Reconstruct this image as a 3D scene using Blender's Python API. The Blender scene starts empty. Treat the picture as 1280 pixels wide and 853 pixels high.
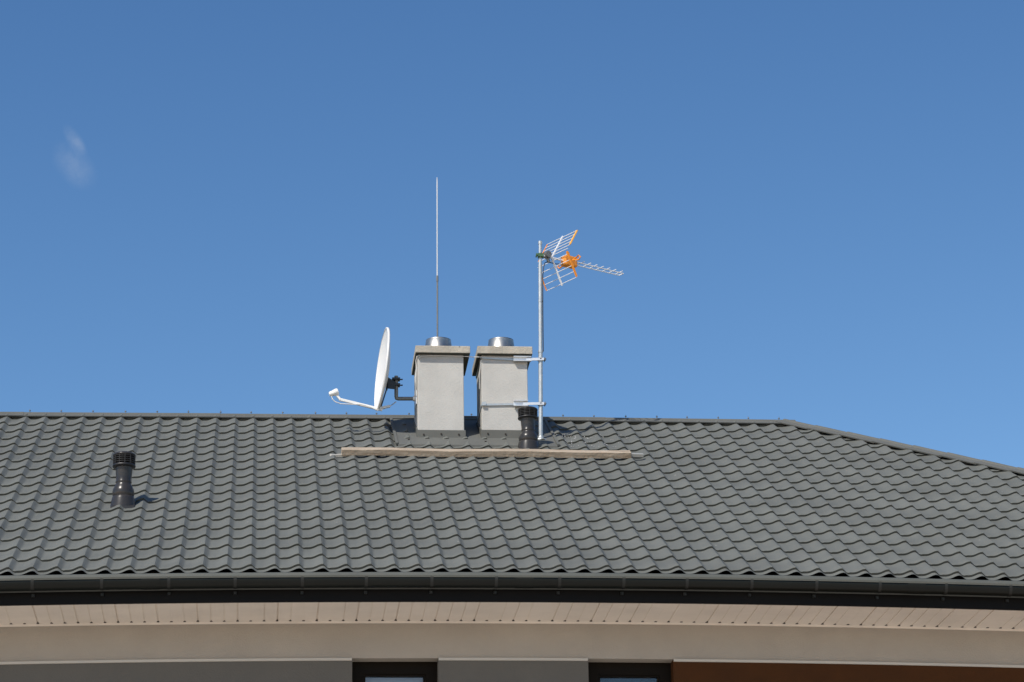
import bpy, bmesh, math, random
from mathutils import Vector, Matrix
random.seed(7)
S = bpy.context.scene
COL = S.collection
PI = math.pi

# ------------------------------------------------------------------ camera and site measures (metres)
F_PX, TH, PS, RO = 3635.33, 0.324727, 0.091880, -0.015935      # focal length in photo pixels, pitch, yaw, roll
AL = 0.477609                                                  # roof pitch
X0, M, ST = -1.86244, 0.1833, 0.35                             # first tile crest, tile width, tile step
YE, ZE = 21.71793, 7.08596                                     # eave line
SR = 6.40                                                      # slope length up to the ridge
XR = 5.265                                                     # ridge ends here, hip starts
XL = -8.0
CAMZ = 1.6
CA, SA, TA = math.cos(AL), math.sin(AL), math.tan(AL)
QH = .90                                                       # the end slopes are a little steeper than the long ones
YR, ZR = YE + SR * CA, ZE + SR * SA
fw = Vector((math.cos(TH) * math.sin(PS), math.cos(TH) * math.cos(PS), math.sin(TH)))
_r = Vector((math.cos(PS), -math.sin(PS), 0)); _u = _r.cross(fw)
rt = _r * math.cos(RO) + _u * math.sin(RO)
up = -_r * math.sin(RO) + _u * math.cos(RO)
EYE = Vector((0, 0, CAMZ))


def sag(x, y):
    """the long eave hangs a few centimetres lower towards its ends"""
    d = abs(x - 2.17); q = d * d if d < 6.5 else 42.25 + (d - 6.5) * 4
    w = max(0.0, min(1.0, 1 - .8 * max(0, y - YE) / CA / 6.4))
    return -0.0031 * q * w


def rz(x, y):
    return ZE + (y - YE) * TA + sag(x, y)


def ray(px, py):
    return fw * F_PX + rt * (px - 640) - up * (py - 426.5)


def at(px, py, y):
    d = ray(px, py); return EYE + d * (y / d.y)


def onroof(px, py, lift=0.0):
    d = ray(px, py); y = 24.0
    for _ in range(30):
        p = EYE + d * (y / d.y)
        y -= (p.z - rz(p.x, p.y) - lift) / (d.z / d.y - TA)
    return EYE + d * (y / d.y)


# ------------------------------------------------------------------ materials
def mat(name, col, rough=.6, metal=0.0, var=0.0, scale=8.0, col2=None, bump=0.0, bscale=60, spec=None, dirt=None, stretch=(1, 1, 1), coat=0):
    m = bpy.data.materials.new(name); m.use_nodes = True
    nt = m.node_tree; N = nt.nodes; L = nt.links
    b = N['Principled BSDF']
    b.inputs['Base Color'].default_value = (*col, 1); b.inputs['Roughness'].default_value = rough
    b.inputs['Metallic'].default_value = metal
    if spec is not None: b.inputs['Specular IOR Level'].default_value = spec
    if coat: b.inputs['Coat Weight'].default_value = coat
    tc = N.new('ShaderNodeTexCoord'); mp = N.new('ShaderNodeMapping'); mp.inputs['Scale'].default_value = stretch
    L.new(tc.outputs['Object'], mp.inputs['Vector'])
    last = None
    if var or col2:
        n = N.new('ShaderNodeTexNoise'); n.inputs['Scale'].default_value = scale; n.inputs['Detail'].default_value = 6
        n.inputs['Roughness'].default_value = .6
        L.new(mp.outputs[0], n.inputs['Vector'])
        r = N.new('ShaderNodeMapRange'); r.inputs['From Min'].default_value = .3; r.inputs['From Max'].default_value = .7
        L.new(n.outputs['Fac'], r.inputs['Value'])
        mx = N.new('ShaderNodeMix'); mx.data_type = 'RGBA'
        L.new(r.outputs[0], mx.inputs['Factor'])
        c2 = col2 or tuple(min(1, c * (1 + var)) for c in col)
        c1 = col if col2 else tuple(c * (1 - var) for c in col)
        mx.inputs['A'].default_value = (*c1, 1); mx.inputs['B'].default_value = (*c2, 1)
        last = mx.outputs['Result']
        L.new(last, b.inputs['Base Color'])
        r2 = N.new('ShaderNodeMapRange'); r2.inputs['To Min'].default_value = max(.02, rough - .08); r2.inputs['To Max'].default_value = min(1, rough + .08)
        L.new(n.outputs['Fac'], r2.inputs['Value']); L.new(r2.outputs[0], b.inputs['Roughness'])
    if dirt:
        dc, thr, ds = dirt
        n = N.new('ShaderNodeTexNoise'); n.inputs['Scale'].default_value = ds; n.inputs['Detail'].default_value = 3
        L.new(mp.outputs[0], n.inputs['Vector'])
        r = N.new('ShaderNodeMapRange'); r.inputs['From Min'].default_value = thr; r.inputs['From Max'].default_value = thr + .04
        L.new(n.outputs['Fac'], r.inputs['Value'])
        mx = N.new('ShaderNodeMix'); mx.data_type = 'RGBA'
        L.new(r.outputs[0], mx.inputs['Factor'])
        if last: L.new(last, mx.inputs['A'])
        else: mx.inputs['A'].default_value = (*col, 1)
        mx.inputs['B'].default_value = (*dc, 1)
        L.new(mx.outputs['Result'], b.inputs['Base Color'])
    if bump:
        n = N.new('ShaderNodeTexNoise'); n.inputs['Scale'].default_value = bscale; n.inputs['Detail'].default_value = 5
        L.new(tc.outputs['Object'], n.inputs['Vector'])
        bp = N.new('ShaderNodeBump'); bp.inputs['Strength'].default_value = bump; bp.inputs['Distance'].default_value = .01
        L.new(n.outputs['Fac'], bp.inputs['Height']); L.new(bp.outputs[0], b.inputs['Normal'])
    return m


GR = (.133, .138, .125)
m_tile = mat('painted_steel_tile', GR, .6, var=.13, scale=1.7, bump=.25, bscale=25, spec=.12, dirt=((.32, .32, .29), .752, 19))
m_trim = mat('painted_steel_trim', (.128, .130, .118), .6, var=.08, scale=3, spec=.08)
m_rim = mat('gutter_rim_paint', (.090, .095, .082), .5, var=.08, scale=3)
m_gut = mat('gutter_paint', (.0060, .0082, .0073), .32, var=.15, scale=3, spec=.24)
m_seam = mat('gutter_hem', (.13, .135, .125), .4)
m_fascia = mat('fascia_paint', (.006, .006, .006), .6, var=.2, scale=2, spec=.12)
m_soffit = mat('cream_soffit_panel', (.80, .735, .655), .6, var=.08, scale=2.2, bump=.1, bscale=6)
m_dark = mat('dark_gap', (.03, .025, .02), .9)
m_band = mat('beige_render', (.365, .335, .29), .9, var=.06, scale=2.5, bump=.3, bscale=80)
m_greywall = mat('grey_render', (.118, .113, .100), .9, var=.07, scale=2.5, bump=.3, bscale=80)
m_brown = mat('rust_brown_cladding', (.058, .021, .005), .8, var=.12, scale=3, bump=.2, bscale=40, spec=.2)
m_ledge = mat('drip_profile', (.50, .48, .43), .6)
m_frame = mat('window_frame', (.009, .0065, .004), .5, var=.1, spec=.08)
m_blind = mat('pale_blind', (.46, .49, .55), .8)
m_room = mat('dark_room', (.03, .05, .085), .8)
m_plaster = mat('chimney_plaster', (.475, .465, .43), .9, var=.08, scale=4, bump=.35, bscale=70)
m_cap = mat('concrete_cap', (.40, .365, .30), .9, var=.16, scale=7, bump=.6, bscale=50, dirt=((.16, .15, .13), .70, 22))
m_under = mat('dark_cap_underside', (.075, .075, .060), .95, var=.2, scale=6)  # darker colour for the bottom face of the chimney caps
m_inox = mat('stainless', (.40, .39, .36), .40, 1.0, var=.15, scale=9)
m_zinc = mat('galvanised_steel', (.48, .51, .51), .45, .55, var=.10, scale=20)
m_zincb = mat('bright_zinc', (.75, .76, .76), .35, .4)
m_grey = mat('grey_bracket_steel', (.20, .20, .19), .45, .5, var=.1)
m_blk = mat('black_plastic', (.018, .019, .020), .4)
m_dish = mat('white_dish_paint', (.78, .77, .74), .45, var=.03, scale=3)
m_white = mat('white_plastic', (.78, .78, .75), .45)
m_cable = mat('white_cable', (.70, .69, .66), .55)
m_cablek = mat('black_cable', (.02, .02, .02), .5)
m_orange = mat('orange_plastic', (.86, .30, .03), .45)
m_yellow = mat('amber_plastic', (.85, .42, .06), .45)
m_green = mat('green_clamp', (.05, .12, .05), .5)
m_alu = mat('aluminium_rod', (.86, .86, .86), .4, .15)
m_rod = mat('rod_steel', (.66, .67, .66), .4, .3)
m_vent = mat('anthracite_vent_plastic', (.034, .032, .031), .30, var=.08, scale=6, spec=.35)
m_ventk = mat('black_vent_grille', (.012, .012, .013), .45)
m_wood = mat('weathered_timber', (.27, .20, .135), .85, col2=(.50, .42, .32), scale=4.5, bump=.6, bscale=30, stretch=(.9, 14, 14), dirt=((.12, .09, .055), .645, 3.2))
m_woodend = mat('pale_metal_rail', (.60, .57, .50), .5, .3)
m_rustrail = mat('grey_rail', (.36, .36, .33), .6, .2)
m_mortar = mat('mortar_crumbs', (.55, .53, .50), .9)
m_grass = mat('lawn', (.06, .09, .03), .95, var=.3, scale=.6)
m_pave = mat('paving', (.58, .505, .42), .9, var=.15, scale=1.2)


# ------------------------------------------------------------------ mesh helper
class MB:
    def __init__(s): s.v = []; s.f = []; s.sm = []; s.mi = []; s.cur = 0
    def add(s, vs, fs, smooth=False):
        o = len(s.v); s.v += [Vector(v) for v in vs]
        for f in fs: s.f.append([o + i for i in f]); s.sm.append(smooth); s.mi.append(s.cur)
        return s
    def box(s, lo, hi):
        (a, b, c), (d, e, f) = lo, hi
        return s.hexa([(a, b, c), (d, b, c), (d, e, c), (a, e, c), (a, b, f), (d, b, f), (d, e, f), (a, e, f)])
    def hexa(s, v):
        return s.add(v, [(3, 2, 1, 0), (4, 5, 6, 7), (0, 1, 5, 4), (1, 2, 6, 5), (2, 3, 7, 6), (3, 0, 4, 7)])
    def bar(s, a, b, w, h, upv=(0, 0, 1)):
        a = Vector(a); b = Vector(b); d = (b - a).normalized(); x = d.cross(Vector(upv))
        if x.length < 1e-4: x = d.cross(Vector((1, 0, 0)))
        x.normalize(); z = x.cross(d)
        q = [x * (-w / 2) + z * (-h / 2), x * (w / 2) + z * (-h / 2), x * (w / 2) + z * (h / 2), x * (-w / 2) + z * (h / 2)]
        return s.add([a + c for c in q] + [b + c for c in q], [(3, 2, 1, 0), (4, 5, 6, 7), (0, 1, 5, 4), (1, 2, 6, 5), (2, 3, 7, 6), (3, 0, 4, 7)])
    def tube(s, pts, r, n=10, cap=True):
        pts = [Vector(p) for p in pts]
        rs = r if isinstance(r, (list, tuple)) else [r] * len(pts)
        x = None; rings = []; o = len(s.v); vs = []
        for i, p in enumerate(pts):
            d = (pts[min(i + 1, len(pts) - 1)] - pts[max(i - 1, 0)]).normalized()
            if x is None:
                x = d.cross(Vector((0, 0, 1)))
                if x.length < 1e-3: x = d.cross(Vector((1, 0, 0)))
            x = (x - d * x.dot(d)).normalized(); y = d.cross(x)
            for k in range(n):
                a = 2 * PI * k / n; vs.append(p + (x * math.cos(a) + y * math.sin(a)) * rs[i])
        fs = []
        for i in range(len(pts) - 1):
            for k in range(n):
                fs.append((i * n + k, i * n + (k + 1) % n, (i + 1) * n + (k + 1) % n, (i + 1) * n + k))
        s.add(vs, fs, True)
        if cap:
            s.add([vs[k] for k in range(n)], [tuple(range(n))[::-1]]); m = (len(pts) - 1) * n
            s.add([vs[m + k] for k in range(n)], [tuple(range(n))])
        return s
    def lathe(s, c, prof, n=28, axis=None):
        """prof: (radius, height) pairs round the upright axis through c"""
        c = Vector(c); vs = []; fs = []
        for r, h in prof:
            for k in range(n):
                a = 2 * PI * k / n; vs.append(c + Vector((r * math.cos(a), r * math.sin(a), h)))
        for i in range(len(prof) - 1):
            for k in range(n):
                fs.append((i * n + k, i * n + (k + 1) % n, (i + 1) * n + (k + 1) % n, (i + 1) * n + k))
        s.add(vs, fs, True)
        return s
    def build(s, name, m, parent=None, sagged=False, bevel=0, smooth=None, sagz=-9):
        me = bpy.data.meshes.new(name)
        v = s.v
        if sagged: v = [Vector((p.x, p.y, p.z + (sag(p.x, p.y) if p.z > sagz else 0))) for p in v]
        base = parent_world(parent) if parent else Vector((0, 0, 0))
        org = Vector((0, 0, 0))
        if not parent:
            org = Vector((sum(p.x for p in v) / len(v), sum(p.y for p in v) / len(v), min(p.z for p in v)))
        me.from_pydata([tuple(p - base - org) for p in v], [], s.f)
        me.polygons.foreach_set('use_smooth', s.sm if smooth is None else [smooth] * len(s.f))
        ms = m if isinstance(m, (list, tuple)) else [m]
        for q in ms: me.materials.append(q)
        if len(ms) > 1: me.polygons.foreach_set('material_index', s.mi)
        me.update()
        o = bpy.data.objects.new(name, me); COL.objects.link(o)
        if parent: o.parent = parent
        else: o.location = org
        if bevel:
            b = o.modifiers.new('bevel', 'BEVEL'); b.width = bevel; b.segments = 2; b.limit_method = 'ANGLE'
        return o


def parent_world(o):
    p = Vector((0, 0, 0))
    while o: p += o.location; o = o.parent
    return p


def tag(o, label=None, cat=None, group=None, kind=None):
    if label: o['label'] = label
    if cat: o['category'] = cat
    if group: o['group'] = group
    if kind: o['kind'] = kind
    return o


def thing(name, loc, label, cat, group=None):
    o = bpy.data.objects.new(name, None); COL.objects.link(o); o.location = loc; o.empty_display_size = .2
    return tag(o, label, cat, group)


# ------------------------------------------------------------------ ground
g = MB(); R_ = 3000.0; n = 48
g.add([(0, 0, 0)] + [(R_ * math.cos(2 * PI * k / n), R_ * math.sin(2 * PI * k / n), 0) for k in range(n)], [(0, 1 + k, 1 + (k + 1) % n) for k in range(n)])
o = g.build('ground', m_grass); tag(o, kind='structure')
g = MB(); g.add([(-60, -25, .004), (60, -25, .004), (60, 45, .004), (-60, 45, .004)], [(0, 1, 2, 3)])
o = g.build('pavement', m_pave); tag(o, kind='structure')

# ------------------------------------------------------------------ the house
house = thing('house', (2, YE + 5, 0), 'long building under a dark grey metal tiled hip roof with two chimneys', 'house')

# --- tiled slopes
def slope_mesh(u0, u1, s1, sub, top, crest0=0.0):
    """tile sheet in (u along eave, s up slope, h above plane)"""
    def crest(f):
        if f < .27: return (.5 + .5 * math.cos(PI * f / .27)) ** .95
        if f < .36: return 0.0
        return (.5 - .5 * math.cos(PI * (f - .36) / .64)) ** 1.55
    n0 = math.floor((u0 - crest0) / M) - 1; n1 = math.ceil((u1 - crest0) / M) + 1
    us = [crest0 + M * (n0 + k / sub) for k in range((n1 - n0) * sub + 1)]
    def wave(u):
        f = ((u - crest0) / M) % 1.0
        return .028 * crest(f) - .005
    rows = []
    k = 0; s = 0.0
    while s < s1:
        e = min(s + ST, s1)
        rows.append((s, e)); s = e
    V = []; Fc = []; nu = len(us)
    def ring(s_, h_, curve=0.0, flat=1.0):
        for u in us:
            c = crest(((u - crest0) / M) % 1.0)
            f = ((u - crest0) / M) % 1.0; fl_ = max(0, 1 - (abs(f - .145) / .13) ** 2)
            V.append((u, s_ + curve * (c - .3), wave(u) * flat + h_ * (1 - .62 * fl_)))
    lines = []
    for i, (a, b) in enumerate(rows):
        frac = (b - a) / ST
        lines.append((a + .004, 0.001))          # foot, tucked under the edge above
        lines.append((a - .0050, .0180))         # nose of the step
        lines.append((a + .004, .0208))
        lines.append((a + .10, .0140))
        lines.append((b + .004, .001 + .0195 * (1 - frac)))
    out = []
    # order: nose.. for each row: foot(a) -> nose -> top -> mid -> foot(b)
    for i, (s_, h_) in enumerate(lines):
        if i % 5 == 0 and i > 0: continue
        out.append((s_, h_))
    out = [(-.062, -.003)] + out
    for s_, h_ in out: ring(s_, h_, .012)
    for j in range(len(out) - 1):
        for k in range(nu - 1):
            a = j * nu + k; Fc.append((a, a + 1, a + nu + 1, a + nu))
    return V, Fc


def clip_slope(V, Fc, planes):
    me = bpy.data.meshes.new('tmp'); me.from_pydata(V, [], Fc); bm = bmesh.new(); bm.from_mesh(me); bpy.data.meshes.remove(me)
    for co, no in planes:
        bmesh.ops.bisect_plane(bm, geom=bm.verts[:] + bm.edges[:] + bm.faces[:], plane_co=co, plane_no=no, clear_outer=True)
    bm.verts.ensure_lookup_table(); bm.verts.index_update()
    V = [v.co.copy() for v in bm.verts]; F = [[v.index for v in f.verts] for f in bm.faces]; bm.free()
    return V, F


RUN = SR * CA
CORN_R, CORN_L = XR + RUN * QH, XL - RUN * QH
AL2 = math.atan(TA / QH); CA2, SA2 = math.cos(AL2), math.sin(AL2); SR2 = SR * SA / SA2; HK = RUN / SR2
roofm = MB(); roofm.cur = 0
hipn = Vector((1, CA, 0)).normalized()          # in (u, s): u + s*CA <= corner
# front
V, Fc = slope_mesh(CORN_L, CORN_R, SR - .02, 12, True, X0)
V, Fc = clip_slope(V, Fc, [((CORN_R, 0, 0), (1, CA * QH, 0)), ((CORN_L, 0, 0), (-1, CA * QH, 0))])
roofm.add([(u, YE + s * CA - h * SA, ZE + s * SA + h * CA) for u, s, h in V], Fc, True)
# right side
W = 2 * RUN
V, Fc = slope_mesh(0, W, SR2 - .02, 6, True, .05)
V, Fc = clip_slope(V, Fc, [((W, 0, 0), (1, HK, 0)), ((0, 0, 0), (-1, HK, 0))])
roofm.add([(CORN_R - s * CA2 + h * SA2, YE + u, ZE + s * SA2 + h * CA2) for u, s, h in V], Fc, True)
roofm.add([(CORN_L + s * CA2 - h * SA2, YE + W - u, ZE + s * SA2 + h * CA2) for u, s, h in V], Fc, True)
# back
V, Fc = slope_mesh(CORN_L, CORN_R, SR - .02, 6, True, X0)
V, Fc = clip_slope(V, Fc, [((CORN_R, 0, 0), (1, CA * QH, 0)), ((CORN_L, 0, 0), (-1, CA * QH, 0))])
roofm.add([(CORN_L + CORN_R - u, YE + W - s * CA + h * SA, ZE + s * SA + h * CA) for u, s, h in V], Fc, True)
roof = roofm.build('roof', m_tile, house, sagged=True)
tag(roof, 'dark grey metal tile roof with scalloped rows')
# sharp step edges
me = roof.data
try:
    me.set_sharp_from_angle(angle=math.radians(34))
except Exception: pass
# dark boarding under the sheets
bd = MB(); e_ = .035
bd.add([(CORN_L, YE + .05, ZE - e_), (CORN_R, YE + .05, ZE - e_), (XR, YR, ZR - e_ - .02), (XL, YR, ZR - e_ - .02), (CORN_L, YE + W - .05, ZE - e_), (CORN_R, YE + W - .05, ZE - e_)],
       [(0, 1, 2, 3), (1, 5, 2), (5, 4, 3, 2), (4, 0, 3)])
bd.build('roof_underlay', m_dark, roof, sagged=True)

# --- ridge and hip caps
def cap_strip(P0, P1, n1, w1, n2, w2, lift, wid, seg, name, roll=.022, saw=.006):
    """two flanges along the line P0-P1, slope normals n, directions down each slope w, a rounded top between"""
    mb = MB(); L = (P1 - P0).length; k = max(1, int(round(L / seg)))
    for i in range(k):
        a = P0.lerp(P1, i / k); b = P0.lerp(P1, (i + 1) / k + .03 / L)
        rows = []
        for p, ex in ((a, 0.0), (b, saw)):
            f1 = p + n1 * (lift + ex) + w1 * wid; f1b = f1 - n1 * .012 - w1 * .002
            c1 = p + n1 * (lift + ex) + w1 * .035
            f2 = p + n2 * (lift + ex) + w2 * wid; f2b = f2 - n2 * .012 - w2 * .002
            c2 = p + n2 * (lift + ex) + w2 * .035
            top = (c1 + c2) / 2; upn = (n1 + n2).normalized(); side = (c1 - c2) / 2
            arc = [top + side * math.cos(t) + upn * (roll * math.sin(t)) for t in [PI * q / 8 for q in range(9)]]
            rows.append([f1b, f1] + arc + [f2, f2b])
        m_ = len(rows[0])
        mb.add(rows[0] + rows[1], [(j, j + 1, m_ + j + 1, m_ + j) for j in range(m_ - 1)])
    o = mb.build(name, m_trim, roof, sagged=True)
    return o


nF = Vector((0, -SA, CA)); wF = Vector((0, -CA, -SA))
nB = Vector((0, SA, CA)); wB = Vector((0, CA, -SA))
ridge = cap_strip(Vector((XL, YR, ZR)), Vector((XR + .05, YR, ZR)), nF, wF, nB, wB, .036, .125, 1.95, 'ridge_cap', roll=.03, saw=.003)
nR = Vector((SA2, 0, CA2))
hd = Vector((QH, -1, -TA)).normalized()
w1 = hd.cross(nF); w1 = w1 if w1.x < 0 else -w1
w2 = hd.cross(nR); w2 = w2 if w2.dot(Vector((0, 1, 0))) > 0 else -w2
cap_strip(Vector((CORN_R, YE, ZE)), Vector((XR, YR, ZR)), nF, w1, nR, w2, .038, .14, .42, 'hip_cap', roll=.024, saw=.007)
hdl = Vector((-QH, -1, -TA)).normalized(); nL = Vector((-SA2, 0, CA2))
w1 = hdl.cross(nF); w1 = w1 if w1.x > 0 else -w1
w2 = hdl.cross(nL); w2 = w2 if w2.y > 0 else -w2
cap_strip(Vector((CORN_L, YE, ZE)), Vector((XL, YR, ZR)), nF, w1, nL, w2, .038, .14, .42, 'hip_cap', roll=.024, saw=.007)
# ridge screws: upright ticks along the cap
x = at(38, 518, YR).x
while x < XR:
    if True:
        j = random.uniform(-.01, .01); z = ZR + .062
        sc = MB(); sc.tube([(x + j, YR - .03, z - .03), (x + j + random.uniform(-.003, .003), YR - .03, z + random.uniform(.001, .012))], .0026, 6)
        sc.tube([(x + j, YR - .03, z - .012), (x + j, YR - .03, z - .004)], .009, 8)
        sc.build('screw', m_grey, ridge, sagged=True)
    x += .3075

# --- gutter
def yz_sweep(mb, prof, xs, closed=False):
    vs = [(x, y, z) for x in xs for (y, z) in prof]; m_ = len(prof)
    fs = []
    for i in range(len(xs) - 1):
        for j in range(m_ if closed else m_ - 1):
            a = i * m_ + j; b = i * m_ + (j + 1) % m_
            fs.append((a, b, b + m_, a + m_))
    mb.add(vs, fs, False)


def lin(a, b, n): return [a + (b - a) * k / n for k in range(n + 1)]


XS = lin(CORN_L - .1, CORN_R + .1, 60)
yg = YE - .115
zt = at(640, 715.5, yg).z - sag(at(640, 716, yg).x, yg); zb = at(640, 721.8, yg).z
RG = .066
gut = MB()
prof = [(yg + .002, zb)] + [(yg + RG - RG * math.cos(b), zb - RG * math.sin(b)) for b in [PI * q / 14 for q in range(15)]] + [(yg + 2 * RG, zb + .03)]
yz_sweep(gut, prof, XS)
for i in range(len(gut.sm)): gut.sm[i] = True
gutter = gut.build('gutter', m_gut, house, sagged=True)
rim = MB()
prof = [(yg + .004, zb), (yg - .004, zb - .001), (yg - .008, (zt + zb) / 2 - .006), (yg - .006, zt - .006), (yg + .003, zt), (yg + .012, zt - .004), (yg + .012, zb)]
yz_sweep(rim, prof, XS, True)
rim.build('gutter_rim', m_rim, gutter, sagged=True)
sv = MB(); RG2 = RG + .0025
for pxs in (656, 188, 1146):
    xx = at(pxs, 728, yg).x
    yz_sweep(sv, [(yg + RG - RG2 * math.cos(b), zb - RG2 * math.sin(b)) for b in [PI * q / 14 for q in range(15)]], lin(xx - .07, xx + .07, 2))
    sv.build('gutter_sleeve', m_gut, gutter, sagged=True); sv = MB()
# fascia and drip edge behind the gutter
yf = YE + .035
zdrip = at(640, 737.0, yf - .012).z
dr = MB(); yz_sweep(dr, [(yf - .012, zdrip), (yf - .012, zdrip + .012), (yf - .003, zdrip + .016)], XS)
dr.build('drip_edge', m_seam, house, sagged=True)
zfb = at(640, 752, yf).z
fa = MB(); fa.box((CORN_L, yf, zfb), (CORN_R, yf + .03, ZE - .03))
fa2 = MB(); yz_sweep(fa2, [(yf, zfb), (yf, ZE - .02), (yf + .03, ZE - .02), (yf + .03, zfb)], XS, True)
fa2.build('fascia', m_fascia, house, sagged=True)
# brackets
bx = [40.3, 127, 211, 294, 378, 458, 540, 620.6, 699.8, 780, 859, 940, 1021, 1100, 1182.6, 1263]
for px in bx:
    x = at(px, 725, yg).x; b = MB(); hw = .012
    pr = [(yg - .006, zb + .004)] + [(yg + RG - (RG + .004) * math.cos(t), zb - (RG + .004) * math.sin(t)) for t in [PI * q / 12 for q in range(13)]] + [(yf - .004, zb + .02)]
    m_ = len(pr); vs = [(x - hw, y, z) for y, z in pr] + [(x + hw, y, z) for y, z in pr]
    b.add(vs, [(j, j + 1, m_ + j + 1, m_ + j) for j in range(m_ - 1)])
    zz = at(640, 741.5, yf).z
    b.box((x - .011, yf - .02, zz - .010), (x + .011, yf - .001, zz + .012))
    b.tube([(x, yf - .028, zz), (x, yf - .018, zz)], .007, 8)
    b.build('gutter_bracket', mat_b if 'mat_b' in globals() else globals().setdefault('mat_b', mat('bracket_paint', (.018, .020, .019), .4, spec=.3)), gutter, sagged=True)

# --- soffit
def zat(py, y, px=640):
    p = at(px, py, y); return p.z - sag(p.x, p.y)
zs = zat(752.3, yf + .03)
d = ray(640, 777.2); t_ = (zs + sag(2.5, YE) - CAMZ) / d.z; YW = (d * t_).y
so = MB()
P3 = .1033
xs_dot0 = at(14.5, 778.5, YW).x
k0 = int((CORN_L - xs_dot0) / P3) - 1; k1 = int((CORN_R - xs_dot0) / P3) + 1
prof = []
for k in range(k0, k1):
    x = xs_dot0 + k * P3; deep = (k % 3 == 2); w = .006 if deep else .0042; dd = random.uniform(.006, .011) if deep else random.choice((.0008, .0030, .0042, .0055))
    prof += [(x - w, zs), (x - w + .0005, zs + dd), (x + w - .0005, zs + dd), (x + w, zs)]
vs = [(x, yf + .03, z) for x, z in prof] + [(x, YW, z) for x, z in prof]; m_ = len(prof)
so.add(vs, [(j, j + 1, m_ + j + 1, m_ + j) for j in range(m_ - 1)])
so.cur = 1
for k in range(k0, k1):          # dark open ends of the panel joints
    x = xs_dot0 + k * P3 + random.uniform(-.002, .002)
    so.box((x - .010, YW - .046, zs - .0014), (x + .010, YW - .020, zs + .004))
soffit = so.build('soffit', [m_soffit, m_dark], house, sagged=True)
jt = MB()
yz_sweep(jt, [(YW - .018, zs - .0005), (YW - .018, zs - .004), (YW - .004, zs - .004), (YW - .004, zs - .016), (YW, zs - .016)], XS)
jt.build('soffit_trim', m_soffit, soffit, sagged=True)
# --- walls
xw0, xw1 = CORN_L + .85, CORN_R - .85
yb = YE + W - .85
zl1 = zat(822.3, YW - .014); zl0 = zat(825.6, YW - .014)
wl = MB()
def wallbox(mb, lo, hi, n=50):
    xs = lin(lo[0], hi[0], n); yz_sweep(mb, [(lo[1], lo[2]), (lo[1], hi[2]), (hi[1], hi[2]), (hi[1], lo[2])], xs, True)
    for x in (lo[0], hi[0]): mb.add([(x, lo[1], lo[2]), (x, hi[1], lo[2]), (x, hi[1], hi[2]), (x, lo[1], hi[2])], [(0, 1, 2, 3)])
wallbox(wl, (xw0, YW, zl1 - .001), (xw1, YW + .3, zs + .3))
wl.build('wall', m_band, house, sagged=True).__setitem__('label', 'beige rendered wall band under the soffit')
# window openings: (photo left, right) at the top of the opening
def wx(px, y=None): return at(px, 830, y or YW).x
wins = [(440.2, 547.8), (735.2, 841.5)]
# further windows out of frame keep the same rhythm to both sides
wA = [(wx(a), wx(b)) for a, b in wins]
step = wA[1][0] - wA[0][0]; wid = wA[0][1] - wA[0][0]
allw = [(wA[0][0] - 4 * step, wA[0][0] - 4 * step + wid), (wA[0][0] - 2.6 * step, wA[0][0] - 2.6 * step + wid)] + wA + [(wA[1][0] + 2.6 * step, wA[1][0] + 2.6 * step + wid)]
SILL = zl1 - 1.45
greyw = MB(); brownw = MB(); led = MB()
edges = [xw0] + [e for w in allw for e in w] + [xw1]
for i in range(0, len(edges), 2):
    a, b = edges[i], edges[i + 1]
    tgt = brownw if a > wA[1][0] else greyw
    wallbox(tgt, (a, YW - .004, SILL), (b, YW + .296, zl1 - .003), 12)
    ledn = lin(a + .002, b - .002, 12)
    yz_sweep(led, [(YW - .016, zl0), (YW - .016, zl1 - .002), (YW - .001, zl1 + .001), (YW - .001, zl0 - .001)], ledn, True)
for (a, b) in [(xw0, wA[1][1]), ]:
    wallbox(greyw, (a, YW - .004, 0), (b, YW + .296, SILL - .001), 30)
wallbox(brownw, (wA[1][1] + .001, YW - .004, 0), (xw1, YW + .296, SILL - .001), 20)
greyw.box((xw0 + .001, YW + .301, 0), (xw0 + .3, yb - .31, zs + .2))
greyw.box((xw1 - .3, YW + .301, 0), (xw1 - .001, yb - .31, zs + .2))
greyw.box((xw0 + .001, yb - .3, 0), (xw1 - .001, yb, zs + .2))
o = greyw.build('wall', m_greywall, house, sagged=True, sagz=SILL + .2); o['label'] = 'dark grey rendered wall around the windows'
o = brownw.build('wall', m_brown, house, sagged=True, sagz=SILL + .2); o['label'] = 'rust brown wall to the right of the windows'
led.build('wall_drip_profile', m_ledge, house, sagged=True)

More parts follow.
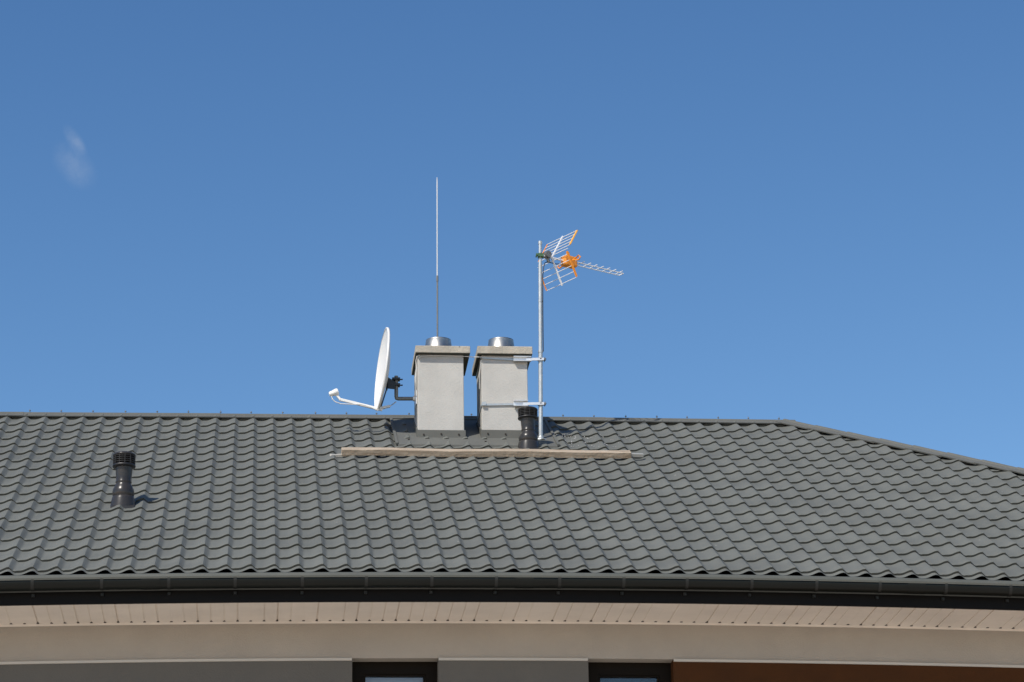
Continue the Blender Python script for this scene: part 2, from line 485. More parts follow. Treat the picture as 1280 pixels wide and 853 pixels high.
for i, (a, b) in enumerate(allw):
    yv = YW + .135; zt_ = zl1 + .0
    fr = MB(); ft = .098; zz1 = zt_ + .03
    y0, y1 = yv, yv + .07
    fl = .092
    ptop = zat(843.3, yv)
    fr.box((a - .02, y0, SILL), (a + fl, y1, zz1)); fr.box((b - fl, y0, SILL), (b + .02, y1, zz1))
    fr.box((a + fl, y0, ptop), (b - fl, y1, zz1)); fr.box((a + fl, y0, SILL), (b - fl, y1, SILL + .09))
    w_ = fr.build('window', m_frame, house)
    fr2 = MB(); yy = y0 + .012
    fr2.box((a + fl + .001, yy, SILL + .091), (a + fl + .018, y1, ptop - .001)); fr2.box((b - fl - .018, yy, SILL + .091), (b - fl - .001, y1, ptop - .001))
    fr2.box((a + fl + .018, yy, ptop - .016), (b - fl - .018, y1, ptop - .001))
    fr2.build('glazing_bead', m_frame, w_)
    gl = MB(); gl.box((a + fl + .003, y0 + .03, SILL + .09), (b - fl - .003, y0 + .045, ptop + .002))
    gm = bpy.data.materials.get('window_glass')
    if not gm:
        gm = mat('window_glass', (.9, .93, .95), .02); q = gm.node_tree.nodes['Principled BSDF']; q.inputs['Transmission Weight'].default_value = 1.0; q.inputs['IOR'].default_value = 1.5
    gl.build('pane', gm, w_)
    bl = MB(); bl.box((a + fl - .01, y0 + .09, SILL), (b - fl + .01, y0 + .10, ptop + .03))
    bl.build('blind_or_dark_room', m_blind if i != 3 else m_room, w_)  # one window gets a dark sheet standing in for its unlit room
    sl = MB(); sl.box((a + .002, YW - .045, SILL - .03), (b - .002, y0 - .002, SILL - .002))
    sl.build('sill', m_frame, w_)

# ------------------------------------------------------------------ chimneys (parts of the house)
YC = onroof(551, 551).y
DB = .605
ztb = {}
def chimney(bl, br, cl, cr, cty, cby, px_m, pot, lab):
    xl, xr = at(bl, 500, YC).x, at(br, 500, YC).x
    cfy = YC - .06
    zc0 = at(px_m, cby, cfy).z; zc1 = at(px_m, cty, cfy).z
    xcl, xcr = at(cl, 437, cfy).x, at(cr, 437, cfy).x
    zb0 = rz(xl, YC) - .15
    b = MB(); b.box((xl, YC, zb0), (xr, YC + DB, zc0 + .002))
    ch = b.build('chimney', m_plaster, house, bevel=.006); ch['label'] = lab
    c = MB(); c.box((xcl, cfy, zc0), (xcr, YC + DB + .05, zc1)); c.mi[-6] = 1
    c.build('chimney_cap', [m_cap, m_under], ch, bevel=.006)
    # sheet collar
    def h_at(y, lift): return rz(xl, y) + lift
    zf = at(px_m, 537.2, YC - .01).z - rz(xl, YC)
    e = .012; col = MB()
    y0, y1 = YC - e, YC + DB + e; a, d_ = xl - e, xr + e
    lo, hi = .01, zf
    y00 = y0
    col.hexa([(a, y0, h_at(y0, lo)), (d_, y0, h_at(y0, lo)), (d_, y1, h_at(y1, lo)), (a, y1, h_at(y1, lo)),
              (a, y0, h_at(y0, hi)), (d_, y0, h_at(y0, hi)), (d_, y1, h_at(y1, hi) - .05), (a, y1, h_at(y1, hi) - .05)])
    zq = at(px_m, 549.6, YC - .02).z
    col.box((a - .004, y0 - .018, zq - .006), (d_ + .004, y0 - .0005, zq + .006))
    cl_ = col.build('chimney_collar', m_trim, ch)
    for f in (.14, .5, .86):
        sx = a + (d_ - a) * f; sz = at(px_m, 543.2, y0).z + random.uniform(-.006, .006)
        q = MB(); q.tube([(sx, y0 - .008, sz), (sx, y0 + .002, sz)], .0085, 8); q.build('screw', m_dark, ch)
    # steel cowl: flared collar with a rolled rim, open bore
    pxc, ptop, pr0, pr1 = pot
    yp = YC + DB / 2
    pc = at(pxc, cty, yp); H = at(pxc, ptop, yp - pr1).z - zc1
    xp = at(pxc, 427, yp).x
    p = MB(); p.lathe((xp, yp, zc1), [(pr0 + .010, 0), (pr0 + .008, .012), (pr0, .02), (pr1 + (pr0 - pr1) * .35, H * .62), (pr1 + .002, H - .008), (pr1 + .003, H), (pr1 - .004, H), (pr1 - .006, H - .02), (pr1 - .012, .03), (0.001, .03)], 36)
    p.build('flue_cowl', m_inox, ch)
    return xl, xr, zc0, zc1, xcl, xcr, xp, yp, H


SC = lambda y: F_PX / y * .945
cA = chimney(522.4, 579.9, 519.3, 587.8, 432.2, 441.2, 551, (548.0, 421.2, .152, .120), 'left plastered chimney beside the satellite dish')
cB = chimney(602.3, 659.9, 596.8, 665.6, 432.8, 442.4, 631, (626.2, 421.4, .152, .120), 'right plastered chimney beside the aerial mast')

# flat sheet apron around both chimneys
fl = MB()
xa = at(493.5, 540, YC + .3).x; xb = at(688, 545, YC + .3).x; liftf = .034
pb = onroof(600, 556.4, liftf); yb_ = pb.y
xs = [xa, xb]
yt_ = YR - .10
fl.hexa([(xa, yb_, rz(xa, yb_) + .012), (xb, yb_, rz(xb, yb_) + .012), (xb, yt_, rz(xb, yt_) + .012), (xa, yt_, rz(xa, yt_) + .012),
         (xa, yb_, rz(xa, yb_) + liftf), (xb, yb_, rz(xb, yb_) + liftf), (xb, yt_, rz(xb, yt_) + liftf), (xa, yt_, rz(xa, yt_) + liftf)])
fl.bar((xa - .01, yb_ + .01, rz(xa, yb_ + .01) + .038), (xa - .01, yt_, rz(xa, yt_) + .038), .025, .018, (0, -SA, CA))
fl.bar((xb + .01, yb_ + .01, rz(xb, yb_ + .01) + .038), (xb + .01, yt_, rz(xb, yt_) + .038), .025, .018, (0, -SA, CA))
flash = fl.build('chimney_flashing', m_trim, house)
for px, py in [(511, 550), (607, 552.5), (652, 552)]:
    p_ = onroof(px, py, liftf); q = MB(); q.tube([p_ - nF * .002, p_ + nF * .008], .010, 8); q.build('screw', m_dark, flash)

# ------------------------------------------------------------------ roof vents
def vent(px, pyb, label, k=1.0, kr=1.0):
    p = onroof(px, pyb, .02); c = Vector((p.x, p.y + .07 * k, rz(p.x, p.y + .07 * k)))
    t = thing('roof_vent', c, label, 'roof vent', 'plastic vent pipes on the roof')
    s_ = k; rr = kr
    base = MB()
    # base skirt follows the slope
    n_ = 28; vs = []
    levels = [(.098, -.01, 1.0), (.093, .03, .85), (.085, .075, .25), (.081, .082, .0), (.076, .082, 0)]
    for r, h, sl in levels:
        for q in range(n_):
            a = 2 * PI * q / n_; y = r * rr * math.sin(a); x = r * rr * math.cos(a)
            vs.append(c + Vector((x, y, h * s_ + sl * y * TA)))
    fs = [(i * n_ + q, i * n_ + (q + 1) % n_, (i + 1) * n_ + (q + 1) % n_, (i + 1) * n_ + q) for i in range(len(levels) - 1) for q in range(n_)]
    base.add(vs, fs, True)
    base.hexa([c + Vector((x * s_, y * s_, y * s_ * TA + h)) for h in (.004, .030) for x, y in ((-.10, -.105), (.10, -.105), (.10, .12), (-.10, .12))])
    base.build('base', m_vent, t)
    body = MB()
    body.lathe(c, [(r * rr, h * s_) for r, h in [(.076, .078), (.082, .095), (.084, .12), (.080, .145), (.070, .168), (.060, .190), (.0585, .20), (.062, .206), (.062, .212), (.0585, .22), (.060, .26), (.063, .31), (.066, .345)]], 32)
    body.build('pipe', m_vent, t)
    z0 = .345 * s_
    hd_ = MB()
    hd_.lathe(c, [(r * rr, z0 + h * s_) for r, h in [(.060, -.01), (.087, -.004), (.089, .006), (.086, .016), (.072, .020), (.070, .098), (.0, .098)]], 32)
    hd_.build('cap_core', m_ventk, t)
    fin = MB()
    for q in range(4):
        zc = z0 + (.032 + .018 * q) * s_
        fin.lathe(c, [(.070 * rr, zc - .002), (.085 * rr, zc - .003), (.086 * rr, zc), (.085 * rr, zc + .003), (.070 * rr, zc + .002)], 32)
    for q in range(12):
        a = 2 * PI * q / 12 + .1; v = Vector((math.cos(a), math.sin(a), 0)) * .083 * rr
        fin.bar(c + v + Vector((0, 0, z0 + .015 * s_)), c + v + Vector((0, 0, z0 + .095 * s_)), .005, .005, (1, 0, 0))
    fin.build('grille', mat_g, t)
    lid = MB(); lid.lathe(c, [(r * rr, z0 + h * s_) for r, h in [(.070, .094), (.086, .094), (.088, .099), (.086, .106), (.075, .116), (.05, .122), (.001, .124)]], 32)
    lid.build('lid', m_vent, t)
    return c


mat_g = mat('vent_grille_edge', (.028, .028, .028), .5, spec=.3)
vent(153.2, 633.0, 'dark plastic vent pipe standing alone on the left of the tiles', 1.0, 1.10)
vent(661.3, 560.8, 'dark plastic vent pipe in front of the right chimney by the mast', .865, 1.08)

# ------------------------------------------------------------------ timber board on the roof
pl = onroof(427, 569.9, .03); pr_ = onroof(789, 573.4, .03)
yb0 = pl.y; zA, zB = pl.z, pr_.z
A_ = Vector((pl.x, pl.y, pl.z)); B_ = Vector((pr_.x, pr_.y, pr_.z))
bh = .057; bdp = .11
mb = MB(); ns = 14; vs = []
for i in range(ns + 1):
    p = A_.lerp(B_, i / ns) + Vector((0, 0, .004 * math.sin(i * .9))) ; dn = wF * -bdp
    vs += [p, p + nF * bh * 1.0, p + nF * bh + dn, p + dn]
fs = [(4 * i + j, 4 * i + (j + 1) % 4, 4 * i + 4 + (j + 1) % 4, 4 * i + 4 + j) for i in range(ns) for j in range(4)] + [(3, 2, 1, 0), (4 * ns, 4 * ns + 1, 4 * ns + 2, 4 * ns + 3)]
mb.add(vs, fs)
board = thing('timber_board', A_.lerp(B_, .5), 'long weathered wooden beam lying on the tiles below the chimneys', 'beam')
mb.build('beam', m_wood, board, bevel=.004)
rl = MB(); a1 = at(413, 570.2, A_.y + .02); a2 = at(431, 568.6, A_.y + .03)
rl.bar(a1, a2 + Vector((.05, 0, 0)), .03, .022, nF); rl.box((a1.x - .006, a1.y - .02, a1.z - .03), (a1.x + .012, a1.y + .02, a1.z + .012))
rl.build('rail', m_woodend, board)
rl = MB(); a1 = at(786, 568.8, B_.y + .03); a2 = at(804, 569.4, B_.y + .03)
rl.bar(a1 - Vector((.05, 0, 0)), a2, .05, .028, nF); rl.build('rail', m_rustrail, board)
for px in (440, 470, 560, 640, 690, 775):      # feet of the beam, resting in the tile valleys
    p = onroof(px, 572.5, .0); q = MB(); q.box((p.x - .02, p.y + .03, rz(p.x, p.y + .03) - .01), (p.x + .02, p.y + .10, rz(p.x, p.y + .06) + .045)); q.build('foot', m_dark, board)

# mortar crumbs above the board
cr = MB()
for _ in range(120):
    px = random.triangular(688, 800, 712); py = random.uniform(543, 559)
    p = onroof(px, py, .02); s_ = random.uniform(.003, .009)
    cr.add([p + Vector((s_ * a, s_ * b, s_ * c_)) for a, b, c_ in ((1, 0, 0), (-.6, .9, 0), (-.5, -.8, 0), (0, 0, 1.1))], [(0, 1, 3), (1, 2, 3), (2, 0, 3), (2, 1, 0)])
o = cr.build('mortar_crumbs', m_mortar); tag(o, 'pale mortar crumbs scattered on the tiles behind the wooden beam', 'debris', kind='stuff')

# ------------------------------------------------------------------ lightning rod
yr_ = cA[7] - .02
z0 = cA[3]
xb_ = at(546.8, 425, yr_).x
rod = MB()
pt = at(546.4, 222, yr_); pm = at(546.6, 345, yr_); pmm = at(546.7, 352, yr_); pbm = at(546.8, 431, yr_)
pts = [pbm, pmm, pmm + Vector((0, 0, .004)), pm, pm + Vector((0, 0, .004)), pt - Vector((0, 0, .03)), pt]
rod_root = thing('lightning_rod', pbm, 'tall thin steel lightning rod rising above the left chimney', 'lightning rod')
lr = MB(); lr.tube([pbm - Vector((0, 0, .02)), pmm], .0085, 10); lr.tube([pmm, pm], .011, 10); lr.build('lower_rod', m_grey, rod_root)
rod.tube([pm, pt - Vector((0, 0, .05)), pt], [.0068, .0060, .003], 8)
rod.build('rod', m_rod, rod_root)
ft = MB(); ft.lathe(pbm - Vector((0, 0, .01)), [(.03, 0), (.03, .012), (.014, .02), (.013, .05)], 16); ft.build('holder', m_grey, rod_root)

# ------------------------------------------------------------------ antenna mast with its straps
ym = YC - .01
mroot = at(676.2, 549, ym); mroot.z = rz(mroot.x, ym) + .03
mast = thing('antenna_mast', mroot, 'galvanised pole strapped to the right chimney and carrying the orange aerial', 'mast')
P_ = lambda py, px=None: at(px if px else 675.2 + (py - 302) * .0035, py, ym)
q = MB(); q.tube([P_(549.5), P_(441)], .0205, 16); q.build('lower_tube', m_zinc, mast)
q = MB(); q.tube([P_(441.2), P_(438.5)], .0235, 16); q.tube([P_(440), P_(330)], .0185, 16); q.tube([P_(378), P_(375.6)], .0205, 16); q.build('middle_tube', m_zinc, mast)
q = MB(); q.tube([P_(330.5), P_(304.5)], .0150, 16); q.tube([P_(305.5), P_(302)], .019, 16); q.build('top_tube', m_zinc, mast)
q = MB(); q.lathe(mroot - Vector((0, 0, .02)), [(.06, 0), (.06, .012), (.028, .02), (.025, .045)], 20); q.build('foot', m_zinc, mast)
for i, (py, pyl) in enumerate(((448.6, 447.0), (504.2, 506.0))):
    q = MB(); yq = YC - .014
    a = at(661.2, py + 3, yq); b = at(640, py + 2.5, yq)
    lx = at(603.2, pyl, yq)
    # strap across the chimney face and around it
    s0 = at(602.6, pyl, yq); s1 = at(660.0, py + (2.2 if i == 0 else .8), yq)
    th = .010
    q.hexa([s0 + Vector((0, 0, -th)), s1 + Vector((0, 0, -th)), s1 + Vector((0, .004, -th)), s0 + Vector((0, .004, -th)), s0 + Vector((0, 0, th)), s1 + Vector((0, 0, th)), s1 + Vector((0, .004, th)), s0 + Vector((0, .004, th))])
    xl_, xr_ = cB[0] - .004, cB[1] + .004
    q.box((xl_ - .004, YC - .012, s0.z - th), (xl_, YC + DB + .01, s0.z + th)); q.box((xr_, YC - .012, s1.z - th), (xr_ + .004, YC + DB + .01, s1.z + th))
    q.box((xl_, YC + DB + .004, s0.z - th), (xr_, YC + DB + .008, s0.z + th))
    if i == 1: q.box((s0.x - .004, yq - .016, s0.z - .012), (s0.x + .035, yq, s0.z + .022))
    q.build('strap', m_zinc, mast)
    q = MB(); c0 = at(642, py, yq - .02); c1 = at(664 if i == 0 else 660, py, yq - .02); hh = .024 if i == 0 else .028
    q.box((c0.x, yq - .035, c0.z - hh), (c1.x, yq - .004, c0.z - hh + .006)); q.box((c0.x, yq - .009, c0.z - hh), (c1.x, yq - .003, c0.z + hh))
    q.box((c0.x, yq - .035, c0.z + hh - .006), (c1.x, yq - .004, c0.z + hh))
    # arm bar to the pole
    m0 = P_(py + 1.5)
    q.bar(Vector((c1.x - .05, yq - .02, c0.z - .005)), Vector((m0.x + .03, ym - .028, m0.z)), .008, .026)
    q.build('bracket', m_zincb, mast)
    q = MB(); mz = P_(py + 1.0)
    q.tube([mz - Vector((0, 0, .012)), mz + Vector((0, 0, .012))], .031, 14)
    q.tube([mz + Vector((-.01, -.03, 0)), mz + Vector((.052, -.018, 0))], .006, 8); q.tube([mz + Vector((-.01, .03, 0)), mz + Vector((.052, .02, 0))], .006, 8)
    q.bar(mz + Vector((.040, -.034, 0)), mz + Vector((.040, .034, 0)), .006, .03)
    q.build('clamp', m_grey, mast)

# ------------------------------------------------------------------ tv aerial with folded corner reflector
ya = ym
root = at(684, 321, ya + .02)
bdir = Vector((.82, .57, 0)).normalized(); edir = Vector((.57, -.82, 0)).normalized(); Z = Vector((0, 0, 1))
ant = thing('tv_antenna', root, 'orange and silver yagi aerial with open wire reflector on the mast top', 'antenna')
def pix(px, py, y): return at(px, py, y)
tip = at(776.5, 343.2, ya + .02 + .57 * .86)
bd_ = (tip - root).normalized()
# element direction, level and square to the boom
el = bd_.cross(Z).normalized()
if el.y > 0: el = -el
def seg(p, q_, r, mb, n=6): mb.tube([p, q_], r, n)
# central boom
q = MB(); q.bar(root - bd_ * .06, root + bd_ * .34, .016, .016); q.build('boom', m_alu, ant)
upn = bd_.cross(el); upn = upn if upn.z > 0 else -upn
L_ = .27
def panel(dirv, length, nr, t0, Lh, name, first=.14, far_rng=(0, 1), near_rng=(0, 1), matn=None, off=0.0):
    base_ = root + bd_ * t0
    rods = MB()
    for i in range(nr):
        f = first + (1 - first) * i / (nr - 1)
        c = base_ + dirv * (length * f)
        seg(c - el * Lh, c + el * Lh, .0036, rods)
    rods.build('reflector_rods', m_alu, ant)
    s = MB(); s.bar(base_, base_ + dirv * length * 1.06, .015, .012); s.build('reflector_strut', m_alu, ant)
    for sg, rng, mt in ((-1, far_rng, m_orange), (1, near_rng, matn)):
        e = MB(); a = base_ + el * Lh * sg + dirv * length * rng[0]; b = base_ + el * Lh * sg + dirv * length * rng[1]
        e.bar(a, b, .022 if sg > 0 else .010, .009 if sg > 0 else .008); e.build('reflector_edge', mt, ant)
dU = (bd_ * .50 + upn * .87).normalized(); dL = (bd_ * .42 - upn * .91).normalized()
panel(dU, .275, 6, .055, .238, 'upper', .12, (.15, 1.0), (.30, 1.0), m_yellow)
panel(dL, .275, 5, .055, .240, 'lower', .12, (.25, 1.0), (.02, .98), m_orange)
# dipole box and folded dipole
dp = root + bd_ * .270
q = MB(); q.bar(dp - bd_ * .075, dp + bd_ * .075, .085, .105, upn); o = q.build('dipole_box', m_orange, ant, bevel=.012)
q = MB()
for sgn in (-1, 1):
    c = dp + el * (.055 * sgn)
    loop = [c + el * (.0), c + el * (.10 * sgn) + upn * .022, c + el * (.125 * sgn), c + el * (.10 * sgn) - upn * .022, c]
    q = MB(); q.tube(loop, .0075, 8); q.build('dipole_arm', m_orange, ant)
q = MB(); q.bar(dp + upn * .035, dp + upn * .095 - bd_ * .015, .03, .022, bd_); q.bar(dp + bd_ * .05 - el * .01, dp + bd_ * .085 - el * .01, .022, .035, upn); q.build('dipole_fin', m_orange, ant, bevel=.004)
# directors: two rails with cross bars
q = MB(); r0 = root + bd_ * .28
Lb = (tip - root).length
for s_ in (-1, 1): q.bar(r0 + el * .036 * s_, tip + el * .032 * s_, .0085, .0085)
q.bar(tip - el * .036, tip + el * .036, .0085, .0085)
q.build('director_rail', m_alu, ant)
nd = 8
for i in range(nd):
    f = (i + .5) / nd; c = r0.lerp(tip, f) + upn * .006; q = MB(); hl = .082 - .012 * f
    seg(c - el * hl * .8, c + el * hl, .0042, q)
    q.build('director', m_alu, ant)
# mast clamp and elevation joint
cl0 = at(675.4, 320, ya)
q = MB(); q.tube([cl0 - Z * .022, cl0 + Z * .022], .027, 14); q.bar(cl0 + Vector((-.045, -.026, 0)), cl0 + Vector((.03, -.026, 0)), .008, .03); q.tube([cl0 + Vector((-.038, -.04, .0)), cl0 + Vector((-.038, .03, 0))], .008, 8)
q.build('mast_clamp', m_green, ant)
q = MB(); q.bar(cl0 + Vector((.02, 0, 0)), root + bd_ * .03, .03, .03); q.tube([root + el * .03 + upn * .02, root - el * .03 + upn * .02], .034, 16); q.bar(root - upn * .055 + bd_ * .015, root + upn * .05 - bd_ * .01, .03, .018, bd_); q.build('tilt_joint', m_grey, ant)
q = MB(); c0 = root - upn * .055; q.tube([dp - upn * .03 - bd_ * .03, root + bd_ * .11 - upn * .055, c0, root - bd_ * .03 - upn * .07, cl0 + Vector((.03, -.01, -.12)), P_(345) + Vector((.024, -.01, 0)), P_(395) + Vector((.023, -.012, 0)), P_(440) + Vector((.026, -.01, 0))], .0045, 7); q.build('cable', m_cablek, ant)

# ------------------------------------------------------------------ satellite dish
yd = YC + .20
cen = at(476.6, 461.3, yd)
az = .105; eltilt = math.radians(5.5)
nrm = Vector((-math.cos(az) * math.cos(eltilt), -math.sin(az) * math.cos(eltilt), math.sin(eltilt))).normalized()
sd = nrm.cross(Z).normalized(); sd = -sd if sd.y > 0 else sd       # towards the camera
upd = sd.cross(nrm); upd = upd if upd.z > 0 else -upd
ra, rb, dep = .345, .398, .066
dish = thing('satellite_dish', at(519, 498.5, yd), 'white satellite dish seen nearly edge on beside the left chimney', 'satellite dish')
bw = MB(); nseg, nr = 48, 12
def bowl(off, shrink=0):
    vs = []
    for i in range(nr + 1):
        r = i / nr
        for k in range(nseg):
            a = 2 * PI * k / nseg
            vs.append(cen + sd * ((ra - shrink) * r * math.cos(a)) + upd * ((rb - shrink) * r * math.sin(a)) - nrm * (dep * (1 - r * r) + off))
    return vs
def rings(inv=False):
    fs = []
    for i in range(nr):
        for k in range(nseg):
            f = (i * nseg + k, i * nseg + (k + 1) % nseg, (i + 1) * nseg + (k + 1) % nseg, (i + 1) * nseg + k); fs.append(f[::-1] if inv else f)
    return fs
bw.add(bowl(0), rings(), True); bw.add(bowl(.007), rings(True), True)
# rolled rim
rimpts = []
for k in range(nseg):
    a = 2 * PI * k / nseg; e1 = (sd * math.cos(a) + upd * math.sin(a)); base_ = cen + sd * ra * math.cos(a) + upd * rb * math.sin(a)
    rimpts.append([base_ + nrm * .004, base_ + e1 * .012 + nrm * .002, base_ + e1 * .013 - nrm * .020, base_ + e1 * .002 - nrm * .016])
vs = [p for r in rimpts for p in r]
bw.add(vs, [(4 * k + j, 4 * k + (j + 1) % 4, 4 * ((k + 1) % nseg) + (j + 1) % 4, 4 * ((k + 1) % nseg) + j) for k in range(nseg) for j in range(4)], True)
bw.build('reflector', m_dish, dish)
# arm and LNB
low = cen - upd * (rb - .005) - nrm * .01
kn = at(424, 499.3, low.y - .02); ho = at(417.5, 491, low.y - .02)
q = MB(); q.bar(low - nrm * .04 - upd * .018, kn, .022, .026); q.bar(kn + Vector((.012, 0, -.006)), at(419.5, 492.5, low.y - .02), .024, .022)
q.bar(low - upd * .012, low - nrm * .11 + upd * .03, .03, .022)
q.build('feed_arm', m_white, dish, bevel=.003)
l0 = at(411.6, 493.4, low.y - .02); l1 = at(422.6, 489.6, low.y - .02); dl = (l1 - l0)
q = MB(); q.tube([l0, l0 + dl * .12, l0 + dl * .45, l0 + dl * .5, l0 + dl * .88, l1], [.018, .026, .027, .030, .035, .030], 18); q.build('feed_head', m_white, dish)
q = MB(); yy = low.y - .03
q.tube([at(414, 494.5, yy), at(415.5, 499, yy), at(419, 502.5, yy), at(426, 505, yy), at(440, 505.6, yy), at(452, 505.8, yy), at(463, 509, yy), at(471.5, 513.3, yy), at(480, 511, yy + .05), at(489, 507, yy + .1), at(495, 502.5, yy + .14)], .0048, 7); q.build('cable', m_cable, dish)
# rear bracket, mast elbow
yk = cen.y + .01
bk = cen - nrm * dep
q = MB()
q.bar(at(484.3, 468, yk), at(483.5, 486.5, yk), .10, .016, (1, 0, 0))
q.hexa([at(x_, y_, yk + o_) for o_ in (-.05, .05) for x_, y_ in ((484, 486), (494, 487), (493.5, 477), (484, 471))])
q.bar(at(483.5, 486, yk), at(476.5, 508, yk), .035, .012, (1, 0, 0))
q.build('tilt_bracket', m_blk, dish)
q = MB()
for py in (474.6, 481.8):
    q.bar(at(490, py, yk), at(500, py, yk), .075, .020); q.tube([at(500, py, yk - .03), at(503.4, py - .2, yk - .03)], .006, 6); q.tube([at(500, py, yk + .03), at(503, py + .2, yk + .03)], .006, 6)
q.build('pole_clamp', m_blk, dish)
q = MB(); e0 = at(495.3, 470.4, yk); e1 = at(495.3, 496.0, yk); e2 = at(497.6, 498.6, yk); e3 = at(519.5, 498.6, yk)
e3.x = cA[0] - .001
q.tube([e0, e1, e1.lerp(e2, .55) + Vector((-.006, 0, -.006)), e2, e3], .0185, 14); q.build('wall_arm', m_grey, dish)
q = MB(); q.box((cA[0] - .010, yk - .06, e3.z - .07), (cA[0] - .001, yk + .06, e3.z + .07)); q.tube([e3 - Vector((.035, 0, 0)), e3], .026, 12); q.build('wall_plate', m_zincb, dish)
# coax up the chimney side
q = MB(); xs_ = cA[0] - .008
yc_ = YC + .05
q.tube([Vector((xs_ - .012, yk - .05, e3.z + .0)), Vector((xs_ - .006, yc_ + .02, e3.z + .09)), Vector((xs_ - .010, yc_, e3.z + .16)), Vector((xs_ - .002, yc_, e3.z + .26)), Vector((xs_ - .006, yc_ - .01, cA[2] - .05)), Vector((cA[0] - .006, YC - .006, cA[2] - .018)),
        Vector((cA[0] + .02, YC - .008, cA[2] - .014))], .0055, 7)
q.build('wall_cable', m_cable, dish)

# cord running under both caps to the mast
q = MB(); yq = YC - .012
q.tube([at(523.5, 448, yq), at(526, 445.6, yq), at(540, 444.7, yq), at(560, 445.2, yq), at(580, 445.6, yq), at(592, 446.6, yq), at(603, 446.4, yq - .004), at(622, 446.8, yq - .006), at(642, 447.2, yq - .008)], .0042, 6)
o = q.build('signal_cable', m_cable); tag(o, 'thin white cable strung under the caps between the two chimneys', 'cable')
q = MB()
xs_ = cB[0] - .006
q.tube([Vector((xs_ + .004, YC - .006, cB[2] - .05)), Vector((xs_ - .004, YC + .03, cB[2] - .12)), Vector((xs_ - .008, YC + .06, cB[2] - .19)), Vector((xs_ - .005, YC + .12, cB[2] - .30))], .005, 6)
o = q.build('signal_cable', m_cable); tag(o, 'short white cable hanging down the left side of the right chimney', 'cable')

# ------------------------------------------------------------------ camera, sun, sky
cd = bpy.data.cameras.new('camera'); cam = bpy.data.objects.new('camera', cd); COL.objects.link(cam)
cd.sensor_width = 36; cd.lens = F_PX * 36 / 1280; cd.clip_start = .5; cd.clip_end = 8000
cam.matrix_world = Matrix(((rt.x, up.x, -fw.x, EYE.x), (rt.y, up.y, -fw.y, EYE.y), (rt.z, up.z, -fw.z, EYE.z), (0, 0, 0, 1)))
S.camera = cam

SUN_AZ, SUN_EL = math.radians(42), math.radians(47)      # azimuth to the left of straight behind the camera
ts = Vector((-math.cos(SUN_EL) * math.sin(SUN_AZ), -math.cos(SUN_EL) * math.cos(SUN_AZ), math.sin(SUN_EL)))
ld = bpy.data.lights.new('sun', 'SUN'); ld.energy = 4.3; ld.angle = math.radians(.53); ld.color = (1, .94, .855)
lo_ = bpy.data.objects.new('sun', ld); COL.objects.link(lo_); lo_.rotation_euler = ts.to_track_quat('Z', 'Y').to_euler(); lo_.location = (-20, -10, 30)

w = bpy.data.worlds.new('World'); S.world = w; w.use_nodes = True
nt = w.node_tree; N = nt.nodes; L = nt.links
bg = N['Background']; sky = N.new('ShaderNodeTexSky'); sky.sky_type = 'NISHITA'; sky.sun_disc = False
sky.sun_elevation = SUN_EL; sky.sun_rotation = math.atan2(ts.x, ts.y) % (2 * PI)
sky.air_density = 1.0; sky.dust_density = 1.0; sky.ozone_density = 8.5; sky.altitude = 2200
bg.inputs['Strength'].default_value = .14
# one faint wisp of cloud, fixed in its direction in the sky
geo = N.new('ShaderNodeTexCoord')
cdir = ray(92, 198).normalized()
sep = N.new('ShaderNodeSeparateColor'); cmb = N.new('ShaderNodeCombineColor'); L.new(sky.outputs[0], sep.inputs[0])
for i_, (gm_, x0_, t0_) in enumerate(((1.7, .87, 1.03), (1.40, 1.87, 2.32), (1.15, 4.13, 4.48))):
    p_ = N.new('ShaderNodeMath'); p_.operation = 'POWER'; L.new(sep.outputs[i_], p_.inputs[0]); p_.inputs[1].default_value = gm_
    k_ = N.new('ShaderNodeMath'); k_.operation = 'MULTIPLY'; L.new(p_.outputs[0], k_.inputs[0]); k_.inputs[1].default_value = t0_ / x0_ ** gm_
    L.new(k_.outputs[0], cmb.inputs[i_])
def dotn(v, scale):
    d_ = N.new('ShaderNodeVectorMath'); d_.operation = 'DOT_PRODUCT'; L.new(geo.outputs['Generated'], d_.inputs[0]); d_.inputs[1].default_value = v
    m_ = N.new('ShaderNodeMath'); m_.operation = 'MULTIPLY'; L.new(d_.outputs['Value'], m_.inputs[0]); m_.inputs[1].default_value = scale; return m_.outputs[0]
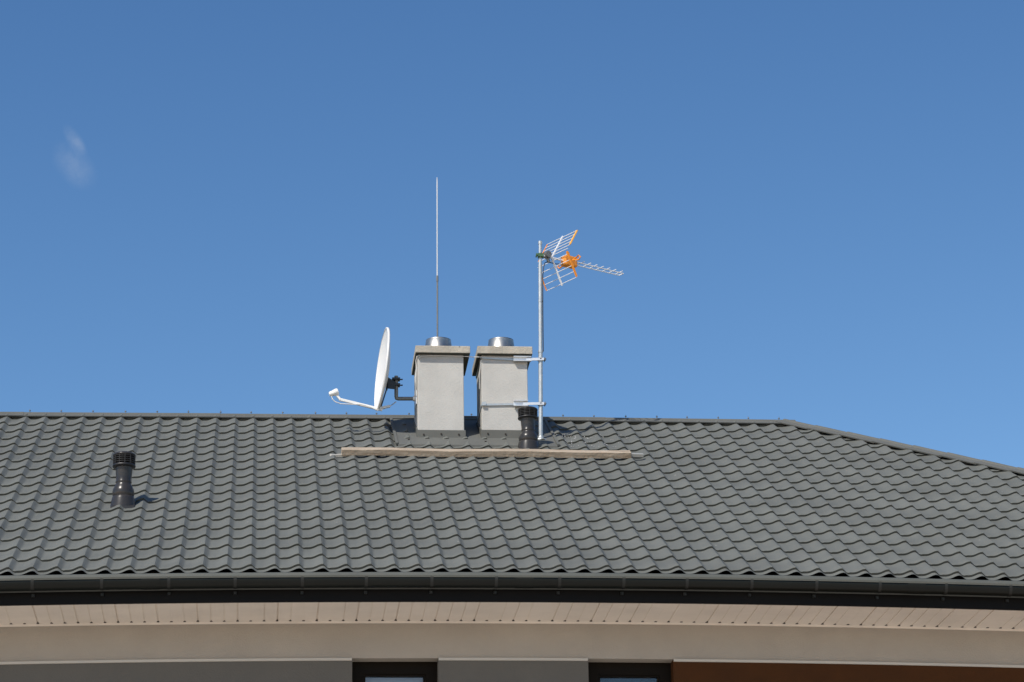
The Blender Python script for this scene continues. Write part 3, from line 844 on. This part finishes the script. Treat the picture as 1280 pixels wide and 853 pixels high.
def mth(op, a, b=None):
    m_ = N.new('ShaderNodeMath'); m_.operation = op
    for i, q in enumerate((a, b)):
        if q is None: continue
        if isinstance(q, (int, float)): m_.inputs[i].default_value = q
        else: L.new(q, m_.inputs[i])
    return m_.outputs[0]
def lobe(px, py, dx, dy, la, lb):
    c = ray(px, py).normalized(); l_ = math.hypot(dx, dy); cu = rt * (dx / l_) - up * (dy / l_); cv = rt * (dy / l_) + up * (dx / l_)
    cu = (cu - c * cu.dot(c)).normalized(); cv = (cv - c * cv.dot(c)).normalized()
    u_ = dotn(cu, F_PX / la); v_ = dotn(cv, F_PX / lb)
    u_ = mth('SUBTRACT', u_, 0.0); 
    r2 = mth('ADD', mth('MULTIPLY', u_, u_), mth('MULTIPLY', v_, v_))
    f_ = mth('MAXIMUM', mth('SUBTRACT', 1.0, r2), 0.0)
    return mth('MULTIPLY', mth('MULTIPLY', f_, f_), mth('GREATER_THAN', dotn(c, 1.0), 0.0))
nz = N.new('ShaderNodeTexNoise'); nz.inputs['Scale'].default_value = 170; nz.inputs['Detail'].default_value = 5; nz.inputs['Roughness'].default_value = .6
L.new(geo.outputs['Generated'], nz.inputs['Vector'])
nn = mth('MAXIMUM', mth('ADD', mth('MULTIPLY', mth('SUBTRACT', nz.outputs['Fac'], .5), 2.0), .62), 0.0)
l1_ = mth('MULTIPLY', lobe(94, 177, .62, 1, 27, 11), .62)
l2_ = mth('MULTIPLY', lobe(93, 207, .7, .9, 40, 25), .40)
a_ = mth('MULTIPLY', mth('ADD', l1_, l2_), nn)
a_ = mth('MULTIPLY', a_, .42)
mx = N.new('ShaderNodeMix'); mx.data_type = 'RGBA'; L.new(a_, mx.inputs['Factor']); L.new(cmb.outputs[0], mx.inputs['A']); mx.inputs['B'].default_value = (4.2, 4.6, 5.2, 1)
L.new(mx.outputs['Result'], bg.inputs['Color'])

S.view_settings.view_transform = 'Standard'; S.view_settings.look = 'None'; S.view_settings.exposure = 0; S.view_settings.gamma = 1
S.view_settings.use_curve_mapping = False
S.cycles.max_bounces = 8
bpy.context.view_layer.update()
